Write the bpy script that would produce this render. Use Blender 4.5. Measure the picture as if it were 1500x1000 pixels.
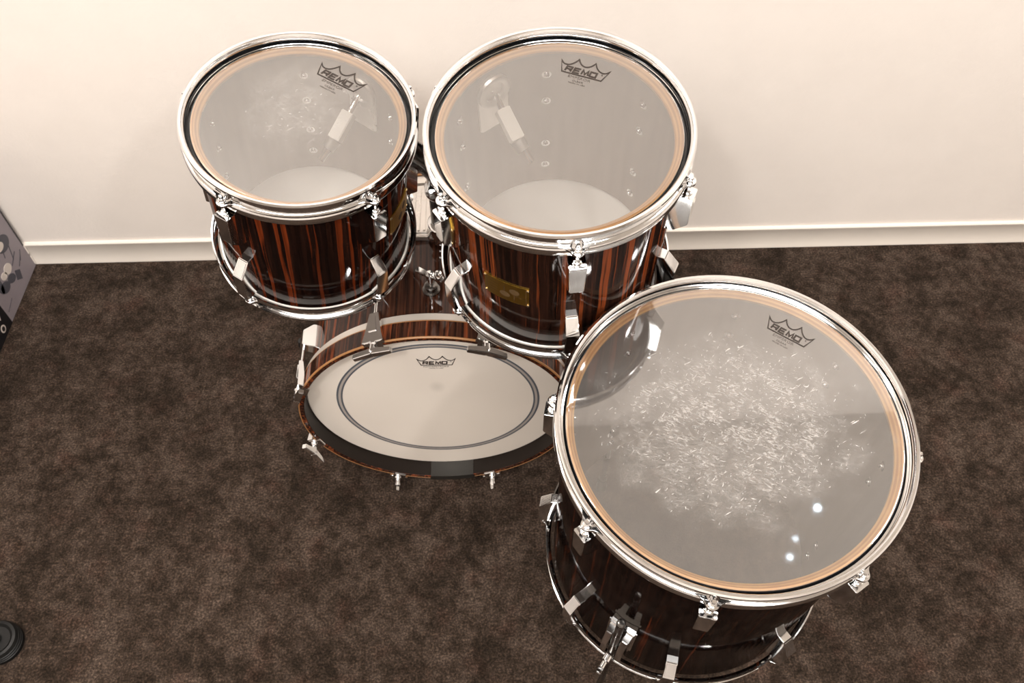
import bpy, bmesh, math, random
from mathutils import Vector, Matrix
random.seed(7)
PI = math.pi
R_ = math.radians
for o in list(bpy.data.objects): bpy.data.objects.remove(o, do_unlink=True)
S = bpy.context.scene
C = S.collection

# ------------------------------------------------------------ camera
cd = bpy.data.cameras.new('camera'); cam = bpy.data.objects.new('camera', cd); C.objects.link(cam)
cd.sensor_fit = 'HORIZONTAL'; cd.sensor_width = 36.0; cd.lens = 36.0 * 1303.0 / 1500.0
cam.matrix_world = Matrix(((0.99990607, -0.01370608, 0.0, 0.0),
                           (0.01121223, 0.81797066, -0.57515066, 0.0),
                           (0.00788306, 0.57509663, 0.8180475, 1.79575),
                           (0, 0, 0, 1)))
cd.clip_start = 0.02
cd.dof.use_dof = True; cd.dof.focus_distance = 1.22; cd.dof.aperture_fstop = 11.0
S.camera = cam

# ------------------------------------------------------------ world, exposure
S.view_settings.view_transform = 'Standard'; S.view_settings.look = 'None'
S.view_settings.exposure = 0.42; S.view_settings.gamma = 1.0; S.view_settings.use_curve_mapping = False
W = bpy.data.worlds.new('world'); S.world = W; W.use_nodes = True
W.node_tree.nodes['Background'].inputs[0].default_value = (1, 0.93, 0.85, 1)
W.node_tree.nodes['Background'].inputs[1].default_value = 0.05

WALL_YAW = R_(2.71); WALL_D = 1.5538; CEIL = 2.95
WARM = (1.0, 0.95, 0.895)
def area(name, loc, aim, sx, sy, power, col=WARM, shape='RECTANGLE', spread=180):
    l = bpy.data.lights.new(name, 'AREA'); l.shape = shape; l.size = sx; l.size_y = sy; l.energy = power; l.color = col
    l.spread = R_(spread)
    o = bpy.data.objects.new(name, l); C.objects.link(o); o.location = loc
    o.rotation_euler = (Vector(aim) - Vector(loc)).to_track_quat('-Z', 'Y').to_euler()
    return o
# added lights under the ceiling, placed to brighten the back wall and its reflections
area('added_wall_light', (-0.95, 1.02, 2.93), (-0.75, 1.7, 1.2), 1.3, 0.10, 18)
area('added_wall_light', (2.0, 1.15, 2.93), (1.2, 1.75, 1.3), 1.0, 0.10, 11)
area('added_fill_light', (-0.1, -0.75, 2.93), (0.0, -0.35, 0), 2.4, 1.3, 88)  # added broad fill behind the photographer, lifts the overall light, no known fixture
# round ceiling lamps around and behind the photographer
area('ceiling_lamp', (-1.25, 0.55, 2.92), (-1.0, 0.55, 0), 0.12, 0.12, 11, shape='DISK')
area('ceiling_lamp', (-0.55, -0.75, 2.92), (-0.4, -0.3, 0), 0.16, 0.16, 16, shape='DISK')
area('ceiling_lamp', (0.95, -0.55, 2.92), (0.8, -0.1, 0), 0.16, 0.16, 16, shape='DISK')
area('ceiling_lamp', (1.75, 0.75, 2.92), (1.3, 0.75, 0), 0.14, 0.14, 18, shape='DISK')
for (x, y, e) in ((1.10, 1.22, .030), (1.0, 1.10, .006), (0.97, 1.03, .012)):
    area('small_cool_lamp', (x, y, 2.935), (x, y, 0), 0.022, 0.022, e, col=(0.72, 0.87, 1.0), shape='DISK')

# ------------------------------------------------------------ materials
def nm(name):
    m = bpy.data.materials.new(name); m.use_nodes = True; nt = m.node_tree
    return m, nt, nt.nodes['Principled BSDF']
def simple(name, col, rough=.5, metal=0., coat=0., spec=.5):
    m, nt, b = nm(name)
    b.inputs['Base Color'].default_value = (*col, 1); b.inputs['Roughness'].default_value = rough
    b.inputs['Metallic'].default_value = metal; b.inputs['Coat Weight'].default_value = coat
    b.inputs['Specular IOR Level'].default_value = spec
    return m
def node(nt, t, **k):
    n = nt.nodes.new(t)
    for a, v in k.items(): setattr(n, a, v)
    return n
def mapping(nt, scale, rot=(0, 0, 0), loc=(0, 0, 0)):
    tc = node(nt, 'ShaderNodeTexCoord'); mp = node(nt, 'ShaderNodeMapping')
    mp.inputs['Scale'].default_value = scale; mp.inputs['Rotation'].default_value = rot; mp.inputs['Location'].default_value = loc
    nt.links.new(tc.outputs['Object'], mp.inputs['Vector']); return mp
def noise(nt, vec, scale, detail=2, rough=.5, dist=0.):
    n = node(nt, 'ShaderNodeTexNoise'); n.inputs['Scale'].default_value = scale; n.inputs['Detail'].default_value = detail
    n.inputs['Roughness'].default_value = rough; n.inputs['Distortion'].default_value = dist
    nt.links.new(vec, n.inputs['Vector']); return n
def ramp(nt, fac, stops, interp='LINEAR'):
    r = node(nt, 'ShaderNodeValToRGB'); r.color_ramp.interpolation = interp
    el = r.color_ramp.elements
    while len(el) < len(stops): el.new(.5)
    for e, (p, c) in zip(el, stops): e.position = p; e.color = (*c, 1) if len(c) == 3 else c
    nt.links.new(fac, r.inputs[0]); return r
def mixc(nt, a, b, fac, mode='MIX'):
    n = node(nt, 'ShaderNodeMix', data_type='RGBA', blend_type=mode)
    for i, v in ((0, fac), (6, a), (7, b)):
        if isinstance(v, (int, float)): n.inputs[i].default_value = v
        elif isinstance(v, tuple): n.inputs[i].default_value = (*v, 1)
        else: nt.links.new(v, n.inputs[i])
    return n.outputs[2]
def math_(nt, op, a, b=None, clamp=False):
    n = node(nt, 'ShaderNodeMath', operation=op, use_clamp=clamp)
    for i, v in ((0, a), (1, b)):
        if v is None: continue
        if isinstance(v, (int, float)): n.inputs[i].default_value = v
        else: nt.links.new(v, n.inputs[i])
    return n.outputs[0]
def bump(nt, bsdf, h, strength, dist=.001):
    b = node(nt, 'ShaderNodeBump'); b.inputs['Strength'].default_value = strength; b.inputs['Distance'].default_value = dist
    nt.links.new(h, b.inputs['Height']); nt.links.new(b.outputs[0], bsdf.inputs['Normal'])

def ebony(name, seed, dark, mid, red, thr, scale=1.0, coat=.38):
    m, nt, b = nm(name)
    # slow wander of the grain along the drum's axis
    tw = mapping(nt, (5, 5, 5.5), loc=(seed, seed * .3, 0))
    w = noise(nt, tw.outputs[0], 1.0, 2)
    sub = node(nt, 'ShaderNodeVectorMath', operation='MULTIPLY_ADD')
    nt.links.new(w.outputs['Color'], sub.inputs[0]); sub.inputs[1].default_value = (.011, .011, 0)
    tc = node(nt, 'ShaderNodeTexCoord'); nt.links.new(tc.outputs['Object'], sub.inputs[2])
    mp = node(nt, 'ShaderNodeMapping'); mp.inputs['Scale'].default_value = (1, 1, .012); mp.inputs['Location'].default_value = (seed, seed * 2, 0)
    nt.links.new(sub.outputs[0], mp.inputs['Vector'])
    n1 = noise(nt, mp.outputs[0], 62 * scale, 3, .6)
    n2 = noise(nt, mp.outputs[0], 150 * scale, 3, .6)
    n3 = noise(nt, mp.outputs[0], 420 * scale, 2, .5)
    streak = ramp(nt, n1.outputs['Fac'], [(thr, (0, 0, 0)), (thr + .055, (1, 1, 1)), (thr + .10, (.75, .75, .75)), (1, (.9, .9, .9))])
    fine = ramp(nt, n2.outputs['Fac'], [(.42, (0, 0, 0)), (.66, (1, 1, 1))])
    pore = ramp(nt, n3.outputs['Fac'], [(.35, (.45, .45, .45)), (.6, (1, 1, 1))])
    base = mixc(nt, dark, mid, fine.outputs[0])
    c = mixc(nt, base, red, streak.outputs[0])
    c = mixc(nt, c, pore.outputs[0], .6, 'MULTIPLY')
    nt.links.new(c, b.inputs['Base Color'])
    b.inputs['Roughness'].default_value = .30; b.inputs['Specular IOR Level'].default_value = 0; b.inputs['Coat Weight'].default_value = coat; b.inputs['Coat Roughness'].default_value = .06
    return m
M = {}
M['ebony_left'] = ebony('ebony_left', 2.9, (.006, .0025, .002), (.021, .007, .004), (.135, .024, .006), .545)
M['ebony_right'] = ebony('ebony_right', 6.6, (.007, .0035, .0025), (.034, .012, .007), (.185, .042, .012), .54)
M['ebony_floor'] = ebony('ebony_floor', 9.4, (.005, .0025, .002), (.014, .006, .004), (.085, .018, .006), .60)
M['ebony_bass'] = ebony('ebony_bass', 12.3, (.022, .009, .006), (.085, .030, .016), (.22, .055, .020), .55, 1.1, .6)
def chrome(name, col=(.86, .865, .87), rough=.07):
    m, nt, b = nm(name)
    b.inputs['Base Color'].default_value = (*col, 1); b.inputs['Metallic'].default_value = 1
    mp = mapping(nt, (1, 1, 1)); n = noise(nt, mp.outputs[0], 25, 3)
    r = ramp(nt, n.outputs['Fac'], [(.3, (rough * .7,) * 3), (.75, (rough * 1.7,) * 3)])
    nt.links.new(r.outputs[0], b.inputs['Roughness']); return m
M['chrome'] = chrome('chrome')
M['satin'] = chrome('satin_metal', (.72, .69, .66), .30)
M['alu'] = simple('aluminium', (.70, .66, .61), .42, .55)
M['brass'] = simple('brass', (.50, .30, .045), .33, 1.0)
M['engrave'] = simple('engraving', (.085, .048, .016), .6)
M['rivet'] = simple('rivet', (.80, .62, .36), .25, 1.0)
M['black'] = simple('black_rubber', (.008, .008, .008), .5)
M['blackgloss'] = simple('black_gloss', (.012, .012, .013), .18)
M['ink'] = simple('black_ink', (.022, .014, .010), .55)
M['greyink'] = simple('grey_ink', (.10, .085, .075), .6)
M['blueink'] = simple('blue_grey_ink', (.095, .105, .125), .45)
M['ringgrey'] = simple('pale_grey_ink', (.40, .36, .33), .45)
M['whitepart'] = simple('pale_plastic', (.78, .74, .68), .35)
M['steel_dark'] = chrome('dark_steel', (.20, .19, .18), .22)
# turned wood bearing edge with ply lines
m, nt, b = nm('maple_edge')
tc = node(nt, 'ShaderNodeTexCoord'); sp = node(nt, 'ShaderNodeSeparateXYZ'); nt.links.new(tc.outputs['Object'], sp.inputs[0])
rr = math_(nt, 'SQRT', math_(nt, 'ADD', math_(nt, 'MULTIPLY', sp.outputs[0], sp.outputs[0]), math_(nt, 'MULTIPLY', sp.outputs[1], sp.outputs[1])))
ply = math_(nt, 'SINE', math_(nt, 'MULTIPLY', rr, 2 * PI / .0042))
mp = mapping(nt, (1, 1, 1)); nn = noise(nt, mp.outputs[0], 30, 3)
f = math_(nt, 'ADD', math_(nt, 'MULTIPLY', ply, .30), nn.outputs['Fac'])
rp = ramp(nt, f, [(.25, (.60, .255, .042)), (.75, (.80, .42, .105))])
nt.links.new(rp.outputs[0], b.inputs['Base Color']); b.inputs['Roughness'].default_value = .4; M['maple'] = m
M['hoop_inner'] = simple('dark_hoop_veneer', (.010, .006, .004), .5, spec=.25)
M['hoopedge'] = simple('hoop_ply_edge', (.33, .155, .055), .4)
# inside of the shells: plain brownish ply
m, nt, b = nm('shell_inside')
mp = mapping(nt, (1, 1, .1)); n1 = noise(nt, mp.outputs[0], 60, 3)
rp = ramp(nt, n1.outputs['Fac'], [(.3, (.150, .088, .060)), (.7, (.195, .120, .085))])
nt.links.new(rp.outputs[0], b.inputs['Base Color']); b.inputs['Roughness'].default_value = .6; M['inside'] = m

def clear_head(name, k, wear=None, scratch=0., base_haze=0.):
    """two-ply clear film: transparent, mirror reflection of both plies, stick scratches that scatter light"""
    m = bpy.data.materials.new(name); m.use_nodes = True; nt = m.node_tree; nt.nodes.clear()
    out = node(nt, 'ShaderNodeOutputMaterial'); tr = node(nt, 'ShaderNodeBsdfTransparent'); gl = node(nt, 'ShaderNodeBsdfGlossy')
    tr.inputs[0].default_value = (.93, .93, .925, 1)
    gl.inputs['Roughness'].default_value = .035
    fr = node(nt, 'ShaderNodeFresnel'); fr.inputs['IOR'].default_value = 1.5
    fac = math_(nt, 'MULTIPLY', fr.outputs[0], k, True)
    mx = node(nt, 'ShaderNodeMixShader'); nt.links.new(fac, mx.inputs[0]); nt.links.new(tr.outputs[0], mx.inputs[1]); nt.links.new(gl.outputs[0], mx.inputs[2])
    last = mx.outputs[0]
    if wear:
        cx, cy, rad, ax_ = wear
        tc = node(nt, 'ShaderNodeTexCoord')
        # worn zone: soft blob with a ragged rim
        mpz = node(nt, 'ShaderNodeMapping'); mpz.inputs['Location'].default_value = (-cx / rad, -cy / rad * ax_, 0); mpz.inputs['Scale'].default_value = (1 / rad, ax_ / rad, 0)
        nt.links.new(tc.outputs['Object'], mpz.inputs[0])
        ln = node(nt, 'ShaderNodeVectorMath', operation='LENGTH'); nt.links.new(mpz.outputs[0], ln.inputs[0])
        nb = noise(nt, tc.outputs['Object'], 22, 3)
        d = math_(nt, 'ADD', ln.outputs['Value'], math_(nt, 'MULTIPLY', math_(nt, 'SUBTRACT', nb.outputs['Fac'], .5), .9))
        zone = ramp(nt, d, [(.45, (1, 1, 1)), (1.0, (0, 0, 0))])
        tot = None
        for i, (rot, sc, st, th) in enumerate(((R_(-30), 260, .13, .30), (R_(12), 420, .16, .30), (R_(-55), 360, .15, .30), (R_(-75), 480, .2, .30), (R_(-20), 620, .25, .34), (R_(35), 700, .3, .36))):
            mr = node(nt, 'ShaderNodeMapping'); mr.inputs['Rotation'].default_value = (0, 0, rot); mr.inputs['Location'].default_value = (i * .37, i * .11, 0)
            wob = noise(nt, tc.outputs['Object'], 30 + 9 * i, 2)
            wa = node(nt, 'ShaderNodeVectorMath', operation='MULTIPLY_ADD'); nt.links.new(wob.outputs['Color'], wa.inputs[0]); wa.inputs[1].default_value = (.010, .010, 0)
            nt.links.new(tc.outputs['Object'], wa.inputs[2])
            mp = node(nt, 'ShaderNodeMapping'); mp.inputs['Scale'].default_value = (st, 1, 0)
            nt.links.new(wa.outputs[0], mr.inputs[0]); nt.links.new(mr.outputs[0], mp.inputs[0])
            vo_ = node(nt, 'ShaderNodeTexVoronoi'); vo_.inputs['Scale'].default_value = sc; nt.links.new(mp.outputs[0], vo_.inputs['Vector'])
            sc_ = node(nt, 'ShaderNodeSeparateColor'); nt.links.new(vo_.outputs['Color'], sc_.inputs[0])
            # how many cells carry a stroke, and how wide it is, both grow toward the worn middle
            lim = math_(nt, 'MULTIPLY', math_(nt, 'ADD', math_(nt, 'MULTIPLY', zone.outputs[0], 1.25), .025), 1.0)
            on = math_(nt, 'LESS_THAN', sc_.outputs[0], lim)
            wd = math_(nt, 'MULTIPLY', sc_.outputs[1], th)
            core = math_(nt, 'SUBTRACT', 1.0, math_(nt, 'DIVIDE', vo_.outputs['Distance'], math_(nt, 'ADD', wd, .06)), True)
            st_ = math_(nt, 'MULTIPLY', math_(nt, 'MULTIPLY', core, on), math_(nt, 'ADD', math_(nt, 'MULTIPLY', math_(nt, 'POWER', sc_.outputs[2], 5.0), .75), .16), True)
            tot = st_ if tot is None else math_(nt, 'MAXIMUM', tot, st_)
        zz = ramp(nt, d, [(.9, (1, 1, 1)), (1.25, (0, 0, 0))])
        scr = math_(nt, 'MULTIPLY', math_(nt, 'MULTIPLY', tot, zz.outputs[0]), scratch)
        mf = node(nt, 'ShaderNodeMapping'); mf.inputs['Rotation'].default_value = (0, 0, R_(22)); nt.links.new(tc.outputs['Object'], mf.inputs[0])
        mg = node(nt, 'ShaderNodeMapping'); mg.inputs['Scale'].default_value = (.35, 1, 1); nt.links.new(mf.outputs[0], mg.inputs[0])
        nf = noise(nt, mg.outputs[0], 420, 4, .7, .5); fr2 = ramp(nt, nf.outputs['Fac'], [(.42, (0, 0, 0)), (.62, (1, 1, 1))])
        lf = noise(nt, tc.outputs['Object'], 28, 4, .7); lr = ramp(nt, lf.outputs['Fac'], [(.38, (.15, .15, .15)), (.62, (1, 1, 1))])
        fin_ = math_(nt, 'MULTIPLY', math_(nt, 'MULTIPLY', fr2.outputs[0], lr.outputs[0]), zone.outputs[0])
        haze = math_(nt, 'ADD', math_(nt, 'MULTIPLY', fin_, scratch * .36), math_(nt, 'ADD', math_(nt, 'MULTIPLY', zone.outputs[0], scratch * .05), base_haze))
        scr = math_(nt, 'MAXIMUM', scr, haze, True)
        df = node(nt, 'ShaderNodeBsdfDiffuse'); df.inputs[0].default_value = (.85, .82, .78, 1)
        g2 = node(nt, 'ShaderNodeBsdfGlossy'); g2.inputs['Roughness'].default_value = .42
        m2 = node(nt, 'ShaderNodeMixShader'); m2.inputs[0].default_value = .5; nt.links.new(df.outputs[0], m2.inputs[1]); nt.links.new(g2.outputs[0], m2.inputs[2])
        mx2 = node(nt, 'ShaderNodeMixShader'); nt.links.new(scr, mx2.inputs[0]); nt.links.new(last, mx2.inputs[1]); nt.links.new(m2.outputs[0], mx2.inputs[2])
        last = mx2.outputs[0]
    nt.links.new(last, out.inputs[0]); return m
M['head_left'] = clear_head('head_film_left', 7.0, (-.005, .035, .085, .9), .45)
M['head_right'] = clear_head('head_film_right', 7.0)
M['head_floor'] = clear_head('head_film_floor', 6.0, (-.002, .0, .195, 1.25), .85, .08)
M['head_bottom_clear'] = clear_head('head_film_bottom', .7)
M['head_white'] = simple('coated_head', (.90, .87, .82), .5)
m, nt, b = nm('bass_head_film')
b.inputs['Roughness'].default_value = .33; b.inputs['Specular IOR Level'].default_value = .6
tc = node(nt, 'ShaderNodeTexCoord'); n1 = noise(nt, tc.outputs['Object'], 4, 2)
rp = ramp(nt, n1.outputs['Fac'], [(.35, (.75, .69, .625)), (.7, (.82, .76, .69))])
# beater mark
mpz = node(nt, 'ShaderNodeMapping'); mpz.inputs['Location'].default_value = (0, -.055 / .022, 0); mpz.inputs['Scale'].default_value = (1 / .018, 1 / .022, 0)
nt.links.new(tc.outputs['Object'], mpz.inputs[0]); ln = node(nt, 'ShaderNodeVectorMath', operation='LENGTH'); nt.links.new(mpz.outputs[0], ln.inputs[0])
bm_ = ramp(nt, ln.outputs['Value'], [(.2, (.85, .85, .85)), (1.2, (1, 1, 1))])
nt.links.new(mixc(nt, rp.outputs[0], bm_.outputs[0], 1.0, 'MULTIPLY'), b.inputs['Base Color']); M['head_bass'] = m

# carpet
m, nt, b = nm('carpet')
tc = node(nt, 'ShaderNodeTexCoord')
big = noise(nt, tc.outputs['Object'], 11, 5, .62, .3)
mid = noise(nt, tc.outputs['Object'], 45, 4, .6)
vo = node(nt, 'ShaderNodeTexVoronoi'); vo.inputs['Scale'].default_value = 300; nt.links.new(tc.outputs['Object'], vo.inputs['Vector'])
fin = noise(nt, tc.outputs['Object'], 230, 2, .7)
mixv = math_(nt, 'ADD', math_(nt, 'MULTIPLY', big.outputs['Fac'], .55), math_(nt, 'MULTIPLY', mid.outputs['Fac'], .45))
c1 = ramp(nt, mixv, [(.40, (.0155, .0100, .0068)), (.50, (.032, .0215, .0155)), (.60, (.056, .040, .0305))])
tuft = ramp(nt, fin.outputs['Fac'], [(.36, (.38, .37, .36)), (.53, (1, 1, 1)), (.70, (2.5, 2.4, 2.3))])
cc = mixc(nt, c1.outputs[0], tuft.outputs[0], .85, 'MULTIPLY')
rd = noise(nt, tc.outputs['Object'], 14, 2)
redr = ramp(nt, rd.outputs['Fac'], [(.55, (1, 1, 1)), (.78, (1.12, .95, .93))])
cc = mixc(nt, cc, redr.outputs[0], 1.0, 'MULTIPLY')
nt.links.new(cc, b.inputs['Base Color']); b.inputs['Roughness'].default_value = .95; b.inputs['Specular IOR Level'].default_value = .15
bump(nt, b, fin.outputs['Fac'], .6, .003); M['carpet'] = m
# wall paper
m, nt, b = nm('wall_vinyl'); tc = node(nt, 'ShaderNodeTexCoord')
n1 = noise(nt, tc.outputs['Object'], 90, 4, .6); n2 = noise(nt, tc.outputs['Object'], 12, 3)
rp = ramp(nt, n2.outputs['Fac'], [(.3, (.825, .770, .722)), (.7, (.845, .790, .742))])
nt.links.new(rp.outputs[0], b.inputs['Base Color']); b.inputs['Roughness'].default_value = .75
bump(nt, b, n1.outputs['Fac'], .25, .002); M['wall'] = m
M['ceiling'] = simple('ceiling_board', (.70, .66, .61), .9)
M['baseboard'] = simple('baseboard_vinyl', (.80, .745, .68), .45)

# ------------------------------------------------------------ mesh helpers
class MB:
    def __init__(s): s.v = []; s.f = []
    def add(s, vs, fs, T=None):
        k = len(s.v)
        s.v += [tuple(T @ Vector(v)) if T is not None else tuple(v) for v in vs]
        s.f += [tuple(i + k for i in f) for f in fs]; return s
    def frombm(s, bm, T=None):
        bm.verts.index_update(); s.add([v.co.copy() for v in bm.verts], [[v.index for v in f.verts] for f in bm.faces], T); bm.free(); return s
    def box(s, c, d, T=None, bev=.001, seg=2):
        bm = bmesh.new(); bmesh.ops.create_cube(bm, size=1)
        for v in bm.verts: v.co = Vector((v.co.x * d[0] + c[0], v.co.y * d[1] + c[1], v.co.z * d[2] + c[2]))
        if bev: bmesh.ops.bevel(bm, geom=bm.edges[:], offset=min(bev, min(d) * .45), segments=seg, affect='EDGES')
        return s.frombm(bm, T)
    def loft(s, secs, T=None, bev=.001):
        """stack of equal-length rings of 3D points -> closed solid"""
        bm = bmesh.new(); n = len(secs[0]); rings = [[bm.verts.new(p) for p in sec] for sec in secs]
        for a, b_ in zip(rings, rings[1:]):
            for i in range(n): bm.faces.new((a[i], a[(i + 1) % n], b_[(i + 1) % n], b_[i]))
        bm.faces.new(rings[0][::-1]); bm.faces.new(rings[-1])
        bmesh.ops.recalc_face_normals(bm, faces=bm.faces[:])
        if bev:
            ed = [e for e in bm.edges if len(e.link_faces) == 2 and e.calc_face_angle(0) > .3]
            bmesh.ops.bevel(bm, geom=ed, offset=bev, segments=2, affect='EDGES')
        return s.frombm(bm, T)
    def lathe(s, prof, seg=96, closed=False, a0=0., a1=2 * PI, T=None):
        full = abs(a1 - a0 - 2 * PI) < 1e-6; n = len(prof); ns = seg if full else seg + 1
        vs = []
        for j in range(ns):
            a = a0 + (a1 - a0) * j / seg; ca, sa = math.cos(a), math.sin(a)
            vs += [(r * ca, r * sa, z) for r, z in prof]
        fs = []
        for j in range(seg):
            j2 = (j + 1) % ns if full else j + 1
            for i in range(n if closed else n - 1):
                i2 = (i + 1) % n
                fs.append((j * n + i, j2 * n + i, j2 * n + i2, j * n + i2))
        if not full and closed:
            fs.append(tuple(range(n))[::-1]); fs.append(tuple((ns - 1) * n + i for i in range(n)))
        # drop zero-radius duplicates
        bm = bmesh.new(); bv = [bm.verts.new(v) for v in vs]
        for f in fs:
            try: bm.faces.new([bv[i] for i in f])
            except ValueError: pass
        bmesh.ops.remove_doubles(bm, verts=bm.verts[:], dist=1e-6)
        bmesh.ops.recalc_face_normals(bm, faces=bm.faces[:])
        return s.frombm(bm, T)
    def tube(s, pts, r, seg=14, cap=True):
        pts = [Vector(p) for p in pts]; n = len(pts); rs = r if isinstance(r, (list, tuple)) else [r] * n
        rings = []; up = None
        for i, p in enumerate(pts):
            t = (pts[min(i + 1, n - 1)] - pts[max(i - 1, 0)]).normalized()
            if up is None: up = Vector((0, 0, 1)) if abs(t.z) < .9 else Vector((1, 0, 0))
            x = t.cross(up).normalized(); y = x.cross(t).normalized(); up = y
            rings.append([p + (x * math.cos(2 * PI * k / seg) + y * math.sin(2 * PI * k / seg)) * rs[i] for k in range(seg)])
        vs = [q for rg in rings for q in rg]; fs = []
        for i in range(n - 1):
            for k in range(seg): fs.append((i * seg + k, i * seg + (k + 1) % seg, (i + 1) * seg + (k + 1) % seg, (i + 1) * seg + k))
        if cap: fs.append(tuple(range(seg))[::-1]); fs.append(tuple((n - 1) * seg + k for k in range(seg)))
        return s.add(vs, fs)
    def stroke(s, pts, w, z0, th, closed=False):
        """flat printed line of width w in the xy plane"""
        P = [Vector((p[0], p[1])) for p in pts]; n = len(P); L = []; Rr = []
        for i in range(n):
            a = P[i - 1] if (i or closed) else P[i]; b_ = P[(i + 1) % n] if (i < n - 1 or closed) else P[i]
            d1 = (P[i] - a); d2 = (b_ - P[i])
            if d1.length < 1e-9: d1 = d2
            if d2.length < 1e-9: d2 = d1
            d1.normalize(); d2.normalize(); n1 = Vector((-d1.y, d1.x)); n2 = Vector((-d2.y, d2.x)); mm = (n1 + n2)
            mm = mm.normalized() if mm.length > 1e-6 else n1
            k = min(1 / max(mm.dot(n1), .35), 2.2) * w / 2
            L.append(P[i] + mm * k); Rr.append(P[i] - mm * k)
        vs = []
        for i in range(n):
            for q in (L[i], Rr[i]): vs += [(q.x, q.y, z0), (q.x, q.y, z0 + th)]
        fs = []
        m = n if closed else n - 1
        for i in range(m):
            a = 4 * i; b_ = 4 * ((i + 1) % n)
            fs += [(a + 1, a + 3, b_ + 3, b_ + 1), (a, b_, b_ + 2, a + 2), (a, a + 1, b_ + 1, b_), (a + 2, b_ + 2, b_ + 3, a + 3)]
        if not closed: fs += [(0, 2, 3, 1), (4 * n - 4, 4 * n - 3, 4 * n - 1, 4 * n - 2)]
        return s.add(vs, fs)
    def build(s, name, mat, parent=None, smooth=35, T=None):
        me = bpy.data.meshes.new(name); me.from_pydata([tuple(T @ Vector(v)) for v in s.v] if T is not None else s.v, [], s.f); me.validate(); me.update()
        for p in me.polygons: p.use_smooth = True
        try: me.set_sharp_from_angle(angle=R_(smooth))
        except Exception: pass
        for mt in (mat if isinstance(mat, list) else [mat]): me.materials.append(mt)
        o = bpy.data.objects.new(name, me); C.objects.link(o)
        if parent: o.parent = parent
        return o
def dup(o, parent, rz=None):
    c = o.copy(); C.objects.link(c); c.parent = parent
    if rz is not None: c.rotation_euler = (0, 0, rz)
    for ch in list(o.children): dup(ch, c)
    return c
def thing(name, label, cat, mat4=None, group=None):
    o = bpy.data.objects.new(name, None); C.objects.link(o); o.empty_display_size = .05
    if mat4 is not None: o.matrix_world = mat4
    o['label'] = label; o['category'] = cat
    if group: o['group'] = group
    return o
def tagt(o, label, cat):
    o['label'] = label; o['category'] = cat; return o
def struct(o): o['kind'] = 'structure'; return o
def thick(path, t):
    """offset an open (r,z) path to a closed profile of thickness t"""
    P = [Vector(p) for p in path]; out = []; inn = []
    for i in range(len(P)):
        d = (P[min(i + 1, len(P) - 1)] - P[max(i - 1, 0)]).normalized(); nrm = Vector((-d.y, d.x))
        out.append(P[i] + nrm * t / 2); inn.append(P[i] - nrm * t / 2)
    return [(p.x, p.y) for p in out + inn[::-1]]
def textmesh(txt, size, xs=1., font_bold=0.):
    cu = bpy.data.curves.new('t', 'FONT'); cu.body = txt; cu.size = size; cu.align_x = 'CENTER'; cu.align_y = 'CENTER'; cu.extrude = .00008; cu.offset = font_bold
    o = bpy.data.objects.new('t', cu); C.objects.link(o)
    dg = bpy.context.evaluated_depsgraph_get(); me = bpy.data.meshes.new_from_object(o.evaluated_get(dg))
    mb = MB(); mb.add([(v.co.x * xs, v.co.y, v.co.z) for v in me.vertices], [tuple(p.vertices) for p in me.polygons])
    bpy.data.objects.remove(o); bpy.data.meshes.remove(me); return mb

# ------------------------------------------------------------ room
RW = Matrix.Rotation(WALL_YAW, 4, 'Z')
def room_pt(u, v, z): return RW @ Vector((u, v, z))   # u along the back wall, v out to it
XL, XR, YB = -2.3, 2.9, -2.6
def slab(name, u0, u1, v0, v1, z0, z1, mat):
    mb = MB(); mb.box(((u0 + u1) / 2, (v0 + v1) / 2, (z0 + z1) / 2), (u1 - u0, v1 - v0, z1 - z0), bev=0)
    o = mb.build(name, mat); o.matrix_world = RW; return struct(o)
slab('floor', XL, XR, YB, WALL_D, -.05, 0, M['carpet'])
slab('wall_back', XL - .1, XR + .1, WALL_D, WALL_D + .1, 0, CEIL, M['wall'])
slab('wall_left', XL - .1, XL, YB, WALL_D, 0, CEIL, M['wall'])
slab('wall_right', XR, XR + .1, YB, WALL_D, 0, CEIL, M['wall'])
slab('wall_front', XL - .1, XR + .1, YB - .1, YB, 0, CEIL, M['wall'])
slab('ceiling', XL, XR, YB, WALL_D, CEIL, CEIL + .05, M['ceiling'])
# baseboard with a rounded top and a small foot
prof = [(0, 0), (-.0075, 0), (-.0075, .004), (-.006, .008), (-.006, .066), (-.0085, .070), (-.0085, .074), (-.006, .077), (0, .077)]
mb = MB(); mb.loft([[(XL, WALL_D + p[0], p[1]) for p in prof], [(XR, WALL_D + p[0], p[1]) for p in prof]], bev=0)
o = mb.build('baseboard_back', M['baseboard']); o.matrix_world = RW; struct(o)

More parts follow.
